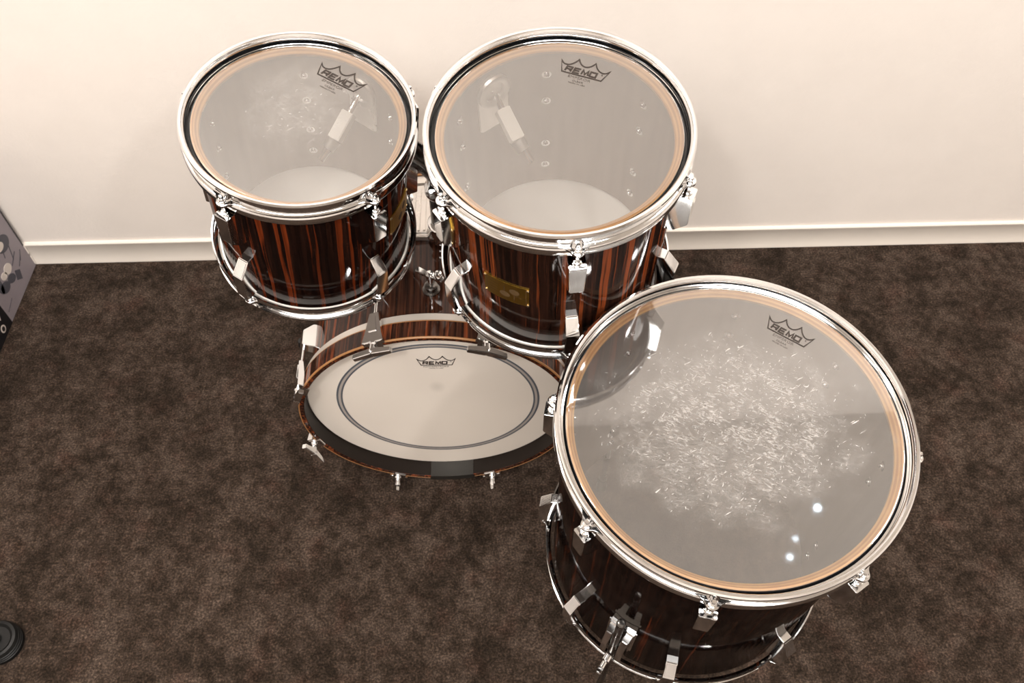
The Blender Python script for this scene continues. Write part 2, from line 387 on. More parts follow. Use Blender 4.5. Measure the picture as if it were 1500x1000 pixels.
# ------------------------------------------------------------ drum hardware
def frame(center, tx, ty):
    """local z = drum axis (minimal rotation from world z)"""
    n = Vector((math.tan(R_(ty)), math.tan(R_(tx)), 1)).normalized()
    q = Vector((0, 0, 1)).rotation_difference(n)
    return Matrix.Translation(center) @ q.to_matrix().to_4x4()
def rodr(R): return R + .0185
def hoop_mb(R, sgn, azs, nseg=128):
    """triple flanged steel hoop with ears; sgn +1 top, -1 bottom; z=0 is the head plane"""
    path = [(R + .0146, -.0225), (R + .0150, -.0190), (R + .0148, -.0128), (R + .0136, -.0112), (R + .0100, -.0102), (R + .0080, -.0085), (R + .0072, -.004), (R + .0072, .007), (R + .0078, .0112),
            (R + .0096, .0134), (R + .0116, .0136), (R + .0132, .0120), (R + .0135, .0100)]
    prof = [(r, z * sgn) for r, z in thick(path, .0024)]
    mb = MB(); mb.lathe(prof, nseg, closed=True)
    for a in azs:
        T = Matrix.Rotation(a, 4, 'Z')
        # ear: plate that bulges out of the flange around the rod
        out = []
        for t in [-1, -.7, -.45]: out.append((R + .0105 + (.0 if t < -.9 else (.0025 if t < -.6 else .0065)), t * .024))
        for k in range(-4, 5):
            an = k / 4 * 1.25; out.append((rodr(R) + .0078 * math.cos(an), .0085 * math.sin(an)))
        for t in [.45, .7, 1]: out.append((R + .0105 + (.0 if t > .9 else (.0025 if t > .6 else .0065)), t * .024))
        base = [(R + .0095, .024), (R + .0095, -.024)]
        ring = out + base
        zt, zb = (-.0085, -.0140)
        mb.loft([[(x, y, zb * sgn) for x, y in ring], [(x, y, zt * sgn) for x, y in ring]], T, bev=.0008)
        # web up to the hoop wall
        mb.loft([[(R + .008, -.010, -.010 * sgn), (R + .008, .010, -.010 * sgn), (R + .017, .0055, -.010 * sgn), (R + .017, -.0055, -.010 * sgn)],
                 [(R + .008, -.007, .002 * sgn), (R + .008, .007, .002 * sgn), (R + .0105, .005, .002 * sgn), (R + .0105, -.005, .002 * sgn)]], T, bev=.001)
    return mb
def lug_mb(R, sgn, z0, h=.080, w=.0117, d=.030):
    """block lug whose far end slopes back to the shell; z0 = end facing the hoop"""
    mb = MB(); r0 = R - .003; r1 = R + d
    def sec(z, r, ww): return [(r0, -ww, z), (r, -ww, z), (r, ww, z), (r0, ww, z)]
    z1 = z0 - sgn * h * .70; z2 = z0 - sgn * h
    mb.loft([sec(z0, r1 - .0005, w), sec(z1, r1, w * .86), sec(z2, R + .011, w * .74)], bev=.0011)
    # ribbed sloping face
    A0 = Vector((r1, 0, z1)); B0 = Vector((R + .011, 0, z2))
    for k in range(-3, 4):
        a = A0.lerp(B0, .10); b_ = A0.lerp(B0, .90); f = .86 * w / 4.3
        mb.tube([a + Vector((0, k * f, 0)), b_ + Vector((0, k * f * .88, 0))], .0007, 6)
    return mb
def lug_collar_mb(R, sgn, z0):
    mb = MB(); T = Matrix.Translation((rodr(R), 0, 0))
    mb.lathe([(.0, z0 - sgn * .001), (.0072, z0 - sgn * .001), (.0066, z0 + sgn * .0010), (.0048, z0 + sgn * .0014), (.0048, z0 + sgn * .0026), (.0055, z0 + sgn * .0030),
              (.0055, z0 + sgn * .0042), (.0038, z0 + sgn * .0050), (0, z0 + sgn * .0050)], 20, T=T)
    return mb
def rod_mb(R, sgn, z0):
    mb = MB(); rr = rodr(R)
    mb.tube([(rr, 0, z0 - sgn * .004), (rr, 0, sgn * -.008)], .0025, 12)
    T = Matrix.Translation((rr, 0, 0))
    mb.lathe([(0, -.0085 * sgn), (.0056, -.0085 * sgn), (.0056, -.0074 * sgn), (.0042, -.0068 * sgn), (.0042, -.002 * sgn), (.0034, -.001 * sgn), (0, -.001 * sgn)], 18, T=T)
    mb.box((rr, 0, sgn * .0012), (.0050, .0050, .0056), bev=.0008)
    return mb
def screw_mb(R, z):
    """dome screw on a washer, inside the shell"""
    T = Matrix.Translation((R, 0, z)) @ Matrix.Rotation(-PI / 2, 4, 'Y')
    mb = MB(); mb.lathe([(.0072, 0), (.0072, .0010), (.0040, .0012), (.0040, .0030), (.0032, .0046), (.0015, .0054), (0, .0056)], 20, T=T)
    mb.lathe([(0, 0), (.0072, 0)], 20, T=T)
    return mb
def letters_remo(mb, cx, cy, w, h, sw, z0, th):
    """wide squared letters R E M O drawn as strokes"""
    L = {'R': [[(0, 0), (0.12, 1), (.95, 1), (.90, .5), (.1, .45)], [(.62, .48), (.92, 0)]],
         'E': [[(1, 1), (.1, 1), (0, 0), (.95, 0)], [(.06, .5), (.85, .5)]],
         'M': [[(0, 0), (.12, 1), (.52, .12), (.95, 1), (1.02, 0)]],
         'O': [[(0, 0), (.06, 1), (1, 1), (.94, 0), (0, 0)]]}
    x = cx - w / 2; adv = w / 4
    for ch in 'REMO':
        for st in L[ch]:
            mb.stroke([(x + p[0] * adv * .78, cy + (p[1] - .5) * h) for p in st], sw, z0, th)
        x += adv
def logo(parent, cx, cy, rot, w, z, lines, mat, mat2, aspect=1.0):
    """crown outline with the maker's word and two small lines"""
    z0, th = z, .00025
    def pt(x, y): return (x * w, y * w * aspect)
    tips = [(-.5, .02), (-.17, .13), (.17, .13), (.5, .02)]
    dip = [.135, .15, .135]
    path = []
    for i in range(3):
        (x0, y0), (x1, y1) = tips[i], tips[i + 1]
        for k in range(12):
            t = k / 12; y = y0 + (y1 - y0) * t - dip[i] * (1 - abs(2 * t - 1) ** 2.2)
            path.append(pt(x0 + (x1 - x0) * t, y))
    path.append(pt(*tips[3])); path += [pt(.40, -.27), pt(-.40, -.27)]
    mb = MB(); mb.stroke(path, .027 * w, z0, th, closed=True)
    letters_remo(mb, -.02 * w, -.165 * w * aspect, .66 * w, .115 * w * aspect, .036 * w, z0, th)
    T = Matrix.Translation((.375 * w, -.12 * w * aspect, 0))
    mb.lathe([(.010 * w, z0), (.010 * w, z0 + th), (.016 * w, z0 + th), (.016 * w, z0)], 12, closed=True, T=T)
    TT = Matrix.Translation((cx, cy, 0)) @ Matrix.Rotation(rot, 4, 'Z')
    o = mb.build('printed_logo', mat, parent, T=TT); o['label'] = 'black crown logo print'
    y = -.345; mb = MB()
    for txt, s in lines:
        t = textmesh(txt, s * w, 1.25); mb.add(t.v, t.f, Matrix.Translation((-.02 * w, y * w * aspect, z0 + .0001))); y -= s * 1.05
    if lines: mb.build('small_print', mat2, parent, T=TT)

def make_drum(T, name, label, R, L, azs, wood, headmat, botmat, logo_args, bd=.0075, et=.0122, collar=.0052):
    d = thing(name, label, 'drum', T)
    # shell: outside veneer, inside ply; from just under the top bearing edge to the bottom one
    zb = -L + .012
    mb = MB(); mb.lathe([(R - .0005, -.004), (R, -.006), (R, zb + .002), (R - .001, zb), (R - .004, zb + .0005)], 128)
    sh = mb.build('shell', wood, d)
    mb = MB(); mb.lathe([(R - et, -bd), (R - et, zb + .004), (R - et * .6, zb)], 128); mb.build('shell_lining', M['inside'], sh)
    mb = MB(); mb.lathe([(R - .0005, -.004), (R - .0012, -.0010), (R - .0035, -.0002), (R - .006, -.0018), (R - et, -bd), (R - et, -bd - .004)], 128)
    mb.build('bearing_edge', M['maple'], sh)['label'] = 'pale wooden bearing edge'
    # batter head: film plus a dark collar down to its hoop
    mb = MB(); mb.lathe([(0, .0004), (R * .5, .0004), (R * .9, .0004), (R - .006, .0004), (R - .0045, .0004), (R - .002, .0003), (R - .0006, 0)], 128)
    hd = mb.build('batter_head', headmat, d)
    cw = R + collar
    mb = MB(); mb.lathe([(R - .0005, 0), (R + .0004, -.001), (R + .0008, -.0065), (cw, -.0072), (cw, -.0040)], 128)
    mb.build('head_collar', M['blackgloss'], hd)
    MB().lathe([(cw, -.0090), (cw, -.0036), (cw + .0006, -.0030), (R + .0058, -.0030), (R + .0062, -.0036), (R + .0062, -.0090)], 128).build('flesh_hoop', M['chrome'], hd)
    if logo_args: logo(hd, *logo_args)
    mb = MB(); mb.lathe([(0, -L + .0105), (R * .9, -L + .0105), (R - .003, -L + .0105), (R - .002, -L + .0106), (R + .0005, -L + .012), (R + .001, -L + .018), (R + .004, -L + .018), (R + .004, -L + .013)], 128)
    mb.build('resonant_head', botmat, d)
    A = [R_(a) for a in azs]
    hoop_mb(R, 1, A).build('batter_hoop', M['chrome'], d)
    # bottom hoop, head plane at -L+.0105
    hoop_mb(R, -1, A).build('resonant_hoop', M['chrome'], d, T=Matrix.Translation((0, 0, -L + .0105)))
    lt = lug_mb(R, 1, -.034).build('lug', M['chrome'], d); lug_collar_mb(R, 1, -.034).build('lug_collar', M['chrome'], lt)
    for zz in (-.050, -.104): screw_mb(R - et, zz).build('lug_screw', M['chrome'], lt)
    rt = rod_mb(R, 1, -.034).build('tension_rod', M['chrome'], d)
    zb0 = -L + .0105 + .034
    Tb = Matrix.Translation((0, 0, -L + .0105))
    lb = MB(); q = lug_mb(R, -1, .034); lb.add(q.v, q.f, Tb); lb = lb.build('lug', M['chrome'], d)
    q = lug_collar_mb(R, -1, .034); MB().add(q.v, q.f, Tb).build('lug_collar', M['chrome'], lb)
    for zz in (zb0 + .018, zb0 + .070): screw_mb(R - et, zz - .004).build('lug_screw', M['chrome'], lb)
    q = rod_mb(R, -1, .034); rb = MB().add(q.v, q.f, Tb).build('tension_rod', M['chrome'], d)
    for i, a in enumerate(A):
        for src in (lt, rt, lb, rb):
            if i == 0: src.rotation_euler = (0, 0, a)
            else: dup(src, d, a)
    return d
def badge(parent, R, a0, a1, z0, z1, mirror=1):
    """curved brass plate with engraved shapes and four rivets; angles in degrees on the shell"""
    n = 24; mb = MB(); prof = [(R + .0003, z0), (R + .0015, z0), (R + .0015, z1), (R + .0003, z1)]
    mb.lathe(prof, n, closed=True, a0=R_(a0), a1=R_(a1)); b_ = mb.build('badge', M['brass'], parent); b_['label'] = 'brass name plate'
    am, zm = (a0 + a1) / 2, (z0 + z1) / 2; wa = (a1 - a0); hz = z1 - z0
    def P(u, v, r=R + .0017):   # u,v in -.5..+.5
        a = R_(am + u * wa); return (r * math.cos(a), r * math.sin(a), zm + v * hz)
    mb = MB()
    def blob(u, v, ru, rv):
        k = len(mb.v); N = 28; mb.v.append(P(u, v)); 
        for i in range(N): t = 2 * PI * i / N; mb.v.append(P(u + ru * math.cos(t), v + rv * math.sin(t)))
        for i in range(N): mb.f.append((k, k + 1 + i, k + 1 + (i + 1) % N))
    def line(u0, v0, u1, v1, w=.008):
        du, dv = u1 - u0, (v1 - v0) * .6; l = math.hypot(du, dv); nu, nv = -dv / l * w, du / l * w / .6; k = len(mb.v); N = 8
        for i in range(N + 1):
            t = i / N; u, v = u0 + (u1 - u0) * t, v0 + (v1 - v0) * t; mb.v.append(P(u + nu, v + nv)); mb.v.append(P(u - nu, v - nv))
        for i in range(N): mb.f.append((k + 2 * i, k + 2 * i + 1, k + 2 * i + 3, k + 2 * i + 2))
    blob(-.02, -.14, .115, .15); blob(.19, .13, .11, .16)
    line(-.03, .02, -.03, .33); line(.19, -.04, .19, -.34)
    line(.19, -.06, .42, -.10, .005); line(-.44, -.46 * .9, -.44, .41, .004); line(.44, -.41, .44, .41, .004)
    for k in range(4): line(-.36, .28 - k * .15, -.17, .26 - k * .15, .003)
    mb.build('engraving', M['engrave'], b_)
    for u in (-.475, .475):
        for v in (-.43, .43):
            p = Vector(P(u, v, R + .0016)); a = R_(am + u * wa)
            T = Matrix.Translation(p) @ Matrix.Rotation(a, 4, 'Z') @ Matrix.Rotation(PI / 2, 4, 'Y')
            MB().lathe([(.0024, -.0005), (.0022, .0007), (.0012, .0015), (0, .0017)], 12, T=T).build('rivet', M['rivet'], b_)
    return b_

# ------------------------------------------------------------ the three toms
TL = frame((-.31043, .99639, .92585), -5.62975, 5.56403)
TR = frame((.05865, .90704, .99076), -7.08007, -1.64733)
TF = frame((.29954, .60203, .75189), -2.98504, -.94173)
SM = [('EMPEROR', .085), ('CLEAR', .06), ('MADE IN USA', .045)]
left = make_drum(TL, 'tom_drum', 'smallest tom, reddish black striped shell, mounted above the left of the bass drum', .15382, .28267,
                 [-120, -46.5, 28.5, 97.5, 169.5], M['ebony_left'], M['head_left'], M['head_white'],
                 (.0515, .0985, R_(-27.7), .079, .0006, SM, M['ink'], M['greyink']))
right = make_drum(TR, 'tom_drum', 'mid sized tom with brass plate on its front, above right of the bass drum', .16598, .31023,
                  [-83.5, -24, 37, 95.5, 154.8, 214.6], M['ebony_right'], M['head_right'], M['head_white'],
                  (.0385, .1165, R_(-20.3), .071, .0006, SM, M['ink'], M['greyink']))
floor_tom = make_drum(TF, 'floor_tom_drum', 'largest tom standing on its own legs at front right, with a scratched clear head', .22632, .48308,
                      [-145.2, -102.2, -55.6, -10, 34.8, 79.3, 124.5, 170.5], M['ebony_floor'], M['head_floor'], M['head_bottom_clear'],
                      (.1025, .155, R_(-34.2), .070, .0006, SM, M['ink'], M['greyink']), collar=.0022)
badge(right, .16598, -128, -104, -.182, -.137)
badge(left, .15382, -30, -6, -.157, -.113)

# tom mounts: a plate and dome outside and a ring inside the shell where the holder arm enters
def tom_mount(d, R, az, z, et=.0122):
    T = Matrix.Rotation(R_(az), 4, 'Z')
    mb = MB(); mb.box((R + .006, 0, z - .01), (.014, .052, .085), T, bev=.005, seg=3)
    o = mb.build('mount_bracket', M['chrome'], d)
    Td = T @ Matrix.Translation((R + .016, 0, z + .02)) @ Matrix.Rotation(PI / 2, 4, 'Y')
    MB().lathe([(.0, .020), (.008, .0185), (.0145, .0135), (.0185, .006), (.0195, -.002), (.0195, -.008)], 28, T=Td).build('mount_dome', M['chrome'], o)
    mb = MB(); st = []
    for k in range(13): t = PI * k / 12; st.append((.027 * math.cos(t), z + .012 + .027 * math.sin(t)))
    for k in range(5): t = PI + PI / 2 * k / 4; st.append((-.019 + .008 * math.cos(t), z - .055 + .008 * math.sin(t)))
    for k in range(5): t = 1.5 * PI + PI / 2 * k / 4; st.append((.019 + .008 * math.cos(t), z - .055 + .008 * math.sin(t)))
    mb.loft([[(R - et + .002, y, zz) for y, zz in st], [(R - et - .0045, y, zz) for y, zz in st]], T, bev=.001)
    Ti = T @ Matrix.Translation((R - et - .004, 0, z + .012)) @ Matrix.Rotation(-PI / 2, 4, 'Y')
    mb.lathe([(.016, 0), (.027, 0), (.028, .002), (.027, .006), (.023, .007), (.017, .005), (.016, 0)], 32, T=Ti)
    mb.build('mount_plate', M['satin'], d)
tom_mount(left, .15382, 57, -.062)
tom_mount(right, .16598, 128, -.058)

# ------------------------------------------------------------ floor tom legs
Rf, et = .22632, .0122
invF = TF.inverted()
down = (invF.to_3x3() @ Vector((0, 0, -1)))
def leg(az):
    T = Matrix.Rotation(R_(az), 4, 'Z')
    p0 = T @ Vector((Rf + .026, 0, -.215))
    # reach the carpet along the drum's axis
    w = TF @ p0; axis = TF.to_3x3() @ Vector((0, 0, -1)); t = (w.z - .012) / -axis.z
    lg = MB().tube([p0, p0 + Vector((0, 0, -t + .03))], .0062, 16)
    lg.lathe([(.0, .0025), (.0050, .0015), (.0068, -.001), (.0068, -.012)], 16, T=Matrix.Translation(p0))
    l = lg.build('leg', M['steel_dark'], floor_tom)
    e = p0 + Vector((0, 0, -t))
    MB().lathe([(0, .045), (.0085, .045), (.0095, .040), (.0095, .012), (.0125, .004), (.0125, -.004), (.010, -.008), (0, -.008)], 20, T=Matrix.Translation(e)).build('rubber_foot', M['black'], l)
    # bracket: two cheeks on a base plate either side of the rod, and a T screw below
    mb = MB(); mb.box((Rf + .003, 0, -.355), (.008, .048, .105), T, bev=.003)
    for s in (-1, 1):
        def sec(z, r): return [(Rf + .004, s * .008, z), (r, s * .0085, z), (r, s * .019, z), (Rf + .004, s * .020, z)]
        mb.loft([sec(-.312, Rf + .022), sec(-.345, Rf + .034), sec(-.352, Rf + .026), sec(-.385, Rf + .034), sec(-.40, Rf + .026)], T, bev=.0012)
    br = mb.build('leg_bracket', M['chrome'], floor_tom)
    Tt = T @ Matrix.Translation((Rf + .034, 0, -.385)) @ Matrix.Rotation(PI / 2, 4, 'Y')
    tb = MB().lathe([(0, 0), (.007, 0), (.007, .010), (.0045, .012), (.0045, .026), (0, .026)], 16, T=Tt)
    tb.loft([[(-.006, -.004, .022), (.006, -.004, .022), (.006, .004, .022), (-.006, .004, .022)],
             [(-.006, -.004, .032), (.006, -.004, .032), (.006, .004, .032), (-.006, .004, .032)]], Tt, bev=.001)
    for s in (-1, 1):
        tb.loft([[(0, -.004, .023), (0, .004, .023), (0, .004, .032), (0, -.004, .032)], [(s * .026, -.003, .031), (s * .026, .003, .031), (s * .026, .003, .037), (s * .026, -.003, .037)]], Tt, bev=.001)
    tb.build('wing_screw', M['chrome'], br)
for a in (-124, -4, 116): leg(a)

# ------------------------------------------------------------ bass drum
by = R_(-1.9286); nb_ = Vector((math.sin(by), math.cos(by), 0))
BZ = .2739
TB = Matrix(((math.cos(by), 0, -nb_.x, -.14341), (-math.sin(by), 0, -nb_.y, .88659), (0, 1, 0, BZ), (0, 0, 0, 1)))
RB = .256; HB = .270; LB = .435
bass = thing('bass_drum', 'striped bass drum lying on the carpet under the two mounted toms, pale head forward', 'drum', TB)
mb = MB(); mb.lathe([(RB - .006, -.040), (RB, -.042), (RB, -LB + .042), (RB - .006, -LB + .040)], 160)
bsh = mb.build('shell', M['ebony_bass'], bass)
MB().lathe([(RB - .008, -.045), (RB - .008, -LB + .045)], 128).build('shell_lining', M['inside'], bsh)
def wood_hoop(z0, z1, name, face):
    ri = HB - .0105; zf = z0 if face > 0 else z1
    mb = MB(); mb.lathe([(HB - .001, z0), (HB, z0 - .001), (HB, z1 + .001), (HB - .001, z1), (ri + .001, z1), (ri, z1 + .001), (ri, z0 - .001), (ri + .001, z0)], 160, closed=True)
    h = mb.build(name, M['ebony_bass'], bass)
    MB().lathe([(ri - .0004, z0 - .001), (ri - .0004, z1 + .001)], 128).build('hoop_inner_face', M['hoop_inner'], h)
    mb = MB()
    for zz, s in ((z0, 1), (z1, -1)):
        mb.lathe([(HB + .0003, zz - s * .0026), (HB + .0003, zz - s * .0010), (HB - .0008, zz + s * .0004), (HB - .0022, zz + s * .0006), (HB - .0026, zz - s * .0004)], 160)
    mb.build('hoop_edge', M['hoopedge'], h)['label'] = 'tan ply edge of the wooden hoop'
    return h
hp = wood_hoop(0, -.038, 'batter_hoop', 1)
wood_hoop(-LB + .038, -LB, 'resonant_hoop', -1)
# metal protector on the bottom of the batter hoop
a0, a1 = R_(-93), R_(-76)
mb = MB(); mb.lathe(thick([(HB - .0125, -.034), (HB - .0125, .0015), (HB + .002, .0015), (HB + .002, -.034)], .0012), 24, closed=True, a0=a0 - R_(4), a1=a1)
mb.build('hoop_protector', simple('dark_protector', (.05, .048, .045), .3, .6), bass)
for z0, z1, nme in ((-.038, -.056, 'batter_head'), (-LB + .056, -LB + .038, 'resonant_head')):
    s = 1 if z0 > -.2 else -1
    mb = MB(); zf = -.0345 if s > 0 else -LB + .0345
    mb.lathe([(0, zf), (RB * .5, zf), (HB - .0135, zf), (HB - .0115, zf - s * .003)], 160)
    h = mb.build(nme, M['head_bass'], bass)
    MB().lathe([(RB + .001, z0), (RB + .0085, z0), (RB + .0095, z0 - s * .001), (RB + .0095, z1 + s * .001), (RB + .0085, z1), (RB + .001, z1)], 160, closed=True).build('flesh_hoop', M['alu'], h)
    if s > 0:
        zr = zf + .0004
        MB().lathe([(.1890, zr), (.1890, zr + .0003), (.1925, zr + .0003), (.1925, zr)], 160, closed=True).lathe([(.1972, zr), (.1972, zr + .0003), (.2010, zr + .0003), (.2010, zr)], 160, closed=True).build('ring_line', M['blueink'], h, T=Matrix.Translation((0, .001, 0)))
        MB().lathe([(.1925, zr), (.1925, zr + .0002), (.1972, zr + .0002), (.1972, zr)], 160, closed=True).build('ring_band', M['ringgrey'], h, T=Matrix.Translation((0, .001, 0)))
        logo(h, .004, .152, 0, .072, zf + .0006, [('POWERSTROKE', .075), ('MADE IN USA', .05)], M['ink'], M['greyink'], 1.0)
# lugs, claws, T-rods. built for az = 0 (pointing along local +x) and turned
def bass_lug(sgn, zc):
    mb = MB(); w = .0115
    def sec(z, r, ww): return [(RB - .003, -ww, z), (r, -ww, z), (r, ww, z), (RB - .003, ww, z)]
    mb.loft([sec(zc + sgn * .022, RB + .027, w), sec(zc - sgn * .012, RB + .028, w * .90), sec(zc - sgn * .032, RB + .009, w * .75)], bev=.0012)
    return mb
def claw(sgn, zf):
    """tapering claw over the hoop, hooked over its face"""
    mb = MB(); s = sgn
    def sec(z, r0, r1, ww): return [(r0, -ww, z), (r1, -ww, z), (r1, ww, z), (r0, ww, z)]
    mb.loft([sec(zf - s * .058, HB + .006, HB + .014, .0085), sec(zf - s * .020, HB + .001, HB + .013, .0150), sec(zf + s * .004, HB + .0005, HB + .0125, .0205)], bev=.0010)
    mb.loft([sec(zf - s * .050, HB + .0135, HB + .0150, .0040), sec(zf - s * .018, HB + .0125, HB + .0150, .0075)], bev=.0004)
    mb.loft([[(HB + .012, -.0175, zf + s * .0005), (HB + .012, .0175, zf + s * .0005), (HB - .012, .012, zf + s * .0005), (HB - .012, -.012, zf + s * .0005)],
             [(HB + .012, -.0175, zf + s * .005), (HB + .012, .0175, zf + s * .005), (HB - .012, .012, zf + s * .005), (HB - .012, -.012, zf + s * .005)]], bev=.0012)
    return mb
def trod(sgn, zf, zl, wing):
    mb = MB(); s = sgn; r = HB + .0065; r = HB + .006
    rr = RB + .021
    mb.tube([(rr, 0, zl), (rr, 0, zf + s * .010)], .0030, 12)
    T = Matrix.Translation((rr, 0, zf))
    mb.lathe([(0, s * .004), (.0085, s * .004), (.0085, s * .007), (.006, s * .009), (.006, s * .018), (.0072, s * .019), (.0072, s * .024), (0, s * .024)], 18, T=T)
    if wing:
        # V-shaped grip, its bar along the hoop
        for q in (-1, 1):
            mb.loft([[(rr - .0062, 0, zf + s * .016), (rr + .0062, 0, zf + s * .016), (rr + .0062, 0, zf + s * .029), (rr - .0062, 0, zf + s * .029)],
                     [(rr - .0048, q * .036, zf + s * .022), (rr + .0048, q * .036, zf + s * .022), (rr + .0048, q * .036, zf + s * .031), (rr - .0048, q * .036, zf + s * .031)]], bev=.0010)
    else:
        mb.box((rr, 0, zf + s * .029), (.006, .006, .012), bev=.0008)
    return mb
first = True
for sgn, zf, zc in ((1, 0, -.115), (-1, -LB, -LB + .115)):
    lg = bass_lug(sgn, zc).build('lug', M['chrome'], bass)
    screw_mb(RB - .008, zc).build('lug_screw', M['chrome'], lg)
    cl = claw(sgn, zf).build('claw_hook', M['satin'] if False else M['chrome'], bass)
    tw = trod(sgn, zf, zc + sgn * .02, True).build('tension_rod', M['chrome'], bass)
    tk = trod(sgn, zf, zc + sgn * .02, False).build('tension_rod', M['chrome'], bass)
    used = {id(lg): 0, id(cl): 0, id(tw): 0, id(tk): 0}
    for k in range(8):
        a = R_((22.5, 68.8, 110.5, 156.5, 200.5, 248, 292, 337.5)[k]); bottom = k in (5, 6)
        for src in (lg, cl, tk if bottom else tw):
            if not used[id(src)]: src.rotation_euler = (0, 0, a); used[id(src)] = 1
            else: dup(src, bass, a)
# wing screw and socket on top of the shell
T = Matrix.Rotation(PI / 2, 4, 'Z') @ Matrix.Translation((RB, 0, -.115)) @ Matrix.Rotation(PI / 2, 4, 'Y')
MB().lathe([(0, 0), (.016, 0), (.016, .003), (.012, .005), (.012, .014), (.009, .016), (0, .016)], 24, T=T).build('damper_socket', M['steel_dark'], bass)
kb = MB().lathe([(0, .014), (.005, .014), (.005, .036), (.008, .038), (.008, .046), (0, .048)], 18, T=T)
Tq = T @ Matrix.Rotation(R_(62), 4, 'Z')
for q in (-1, 1):
    kb.loft([[(0, -.0045, .036), (0, .0045, .036), (0, .0045, .045), (0, -.0045, .045)], [(q * .027, -.006, .040), (q * .027, .006, .040), (q * .027, .006, .047), (q * .027, -.006, .047)]], Tq, bev=.0015)
kb.lathe([(0, .047), (.007, .047), (.008, .052), (.006, .058), (0, .060)], 16, T=T @ Matrix.Translation((-.008, -.016, 0)))
kb.build('damper_knob', M['chrome'], bass)
# spurs on both sides, toward the resonant side
for sx in (-1, 1):
    a = R_(-90 + sx * 62); T = Matrix.Rotation(a, 4, 'Z')
    mb = MB(); mb.box((RB + .008, 0, -.30), (.018, .040, .060), T, bev=.004); o = mb.build('spur_bracket', M['chrome'], bass)
    p = T @ Vector((RB + .020, 0, -.30)); e = Vector((p.x + sx * .11, -BZ + .012, -.36))
    sp_ = MB().tube([p, e], .006, 14).build('spur', M['steel_dark'], bass)
    MB().lathe([(0, .02), (.009, .02), (.011, .0), (.008, -.010), (0, -.012)], 16, T=Matrix.Translation(e) @ Matrix.Rotation(PI / 2, 4, 'X') @ Matrix.Rotation(PI, 4, 'X')).build('rubber_foot', M['black'], sp_)

# ------------------------------------------------------------ tom holder standing on the bass drum
hold = thing('tom_holder', 'chrome double tom holder, its post and ribbed base standing on top of the bass drum', 'drum hardware', Matrix.Translation((0, 0, 0)))
def bp(x, y, z): return TB @ Vector((x, y, z))   # bass local -> world
# ribbed saddle plate following the shell
aL, aR = R_(101.5), R_(79)
mb = MB(); mb.lathe([(RB + .0005, -.240), (RB + .006, -.238), (RB + .012, -.246), (RB + .012, -.368), (RB + .004, -.374), (RB + .0005, -.374)], 20, closed=True, a0=aR, a1=aL, T=TB)
for k in range(10):
    a = aR + (aL - aR) * (k + .5) / 10
    T = TB @ Matrix.Rotation(a, 4, 'Z')
    mb.box((RB + .0130, 0, -.306), (.0030, .0050, .116), T, bev=.0010)
mb.box((0, RB + .005, -.2375), (.104, .014, .006), TB, bev=.002)
mb.build('base_plate', M['satin'], hold)
pb = Vector((-.134, 1.132, BZ + RB + .008)); pt_ = Vector((-.130, 1.108, .785))
ax = (pt_ - pb).normalized(); Tp = Matrix.Translation(pb) @ Vector((0, 0, 1)).rotation_difference(ax).to_matrix().to_4x4()
MB().lathe([(0, 0), (.030, 0), (.030, .006), (.0275, .012), (.026, .024), (.0255, .030), (.027, .034), (.0255, .038), (.0200, .042), (0, .042)], 40, T=Tp).build('post_socket', M['chrome'], hold)
MB().lathe([(0, .03), (.0195, .03), (.0195, .128), (0, .128)], 36, T=Tp).build('post', M['steel_dark'], hold)
cb = MB().lathe([(0, .122), (.0245, .122), (.026, .125), (.026, .138), (.0235, .142), (.0215, .160), (.0205, .215), (.024, .222), (.024, .236), (.018, .244), (0, .246)], 36, T=Tp)
cb.box((0, -.024, .150), (.030, .012, .024), Tp, bev=.002)
cb.build('clamp_collar', M['chrome'], hold)
# arms: from the post head out to each tom, then through the shell wall
def wl(T, p): return T @ Vector(p)
top = pt_ + Vector((0, 0, .0))
for TT, pts, az, Rr, bar in ((TL, [(.077, .134, -.055), (.056, .098, -.080), (.035, .062, -.105), (.0143, .0388, -.128)], 57, .15382, 1),
                             (TR, [(-.098, .137, -.045), (-.080, .109, -.075), (-.0574, .0727, -.100), (-.0375, .0500, -.123)], 128, .16598, 2)):
    pw = [wl(TT, p) for p in pts]
    d0 = (pw[0] - pw[1]).normalized()
    out = wl(TT, (math.cos(R_(az)) * (Rr + .040), math.sin(R_(az)) * (Rr + .040), pts[0][2] + .01 - .012))
    st0 = pb.lerp(pt_, .70) if bar == 1 else top
    mid = Vector((-.178, 1.088, .795)) if bar == 1 else (out + top) / 2 + Vector((0, .012, .012))
    a = MB().tube([st0, st0.lerp(mid, .5) + Vector((0, .002, .004)), mid, mid.lerp(out, .6), out], [.0215, .0215, .0205, .0175, .0155], 20)
    a.tube([out, pw[0]], .010, 16)
    ar = a.build('arm', M['steel_dark'], hold)
    MB().lathe([(0, .018), (.010, .016), (.017, .010), (.020, 0), (.017, -.010), (.010, -.016), (0, -.018)], 24, T=Matrix.Translation(out)).build('ball_joint', M['chrome'], ar)
    # square pale sleeve inside the tom, rod tip beyond it
    a_, b_, e_ = pw[1], pw[2], pw[3]
    MB().tube([pw[0], a_], .0050, 14).tube([b_, e_], .0060, 14).build('arm_rod', M['chrome'], ar)
    dirv = (b_ - a_).normalized(); side = dirv.cross(TT.to_3x3() @ Vector((0, 0, 1))).normalized(); upv = side.cross(dirv).normalized()
    def rect(p, w, h): return [p + side * w + upv * h, p - side * w + upv * h, p - side * w - upv * h, p + side * w - upv * h]
    MB().loft([rect(a_, .0105, .0085), rect(b_, .0105, .0085)], bev=.0012).build('arm_sleeve', M['whitepart'], ar)
    MB().tube([b_, b_.lerp(e_, .45)], [.0115, .0095], 18).build('arm_nut', M['satin'], ar)

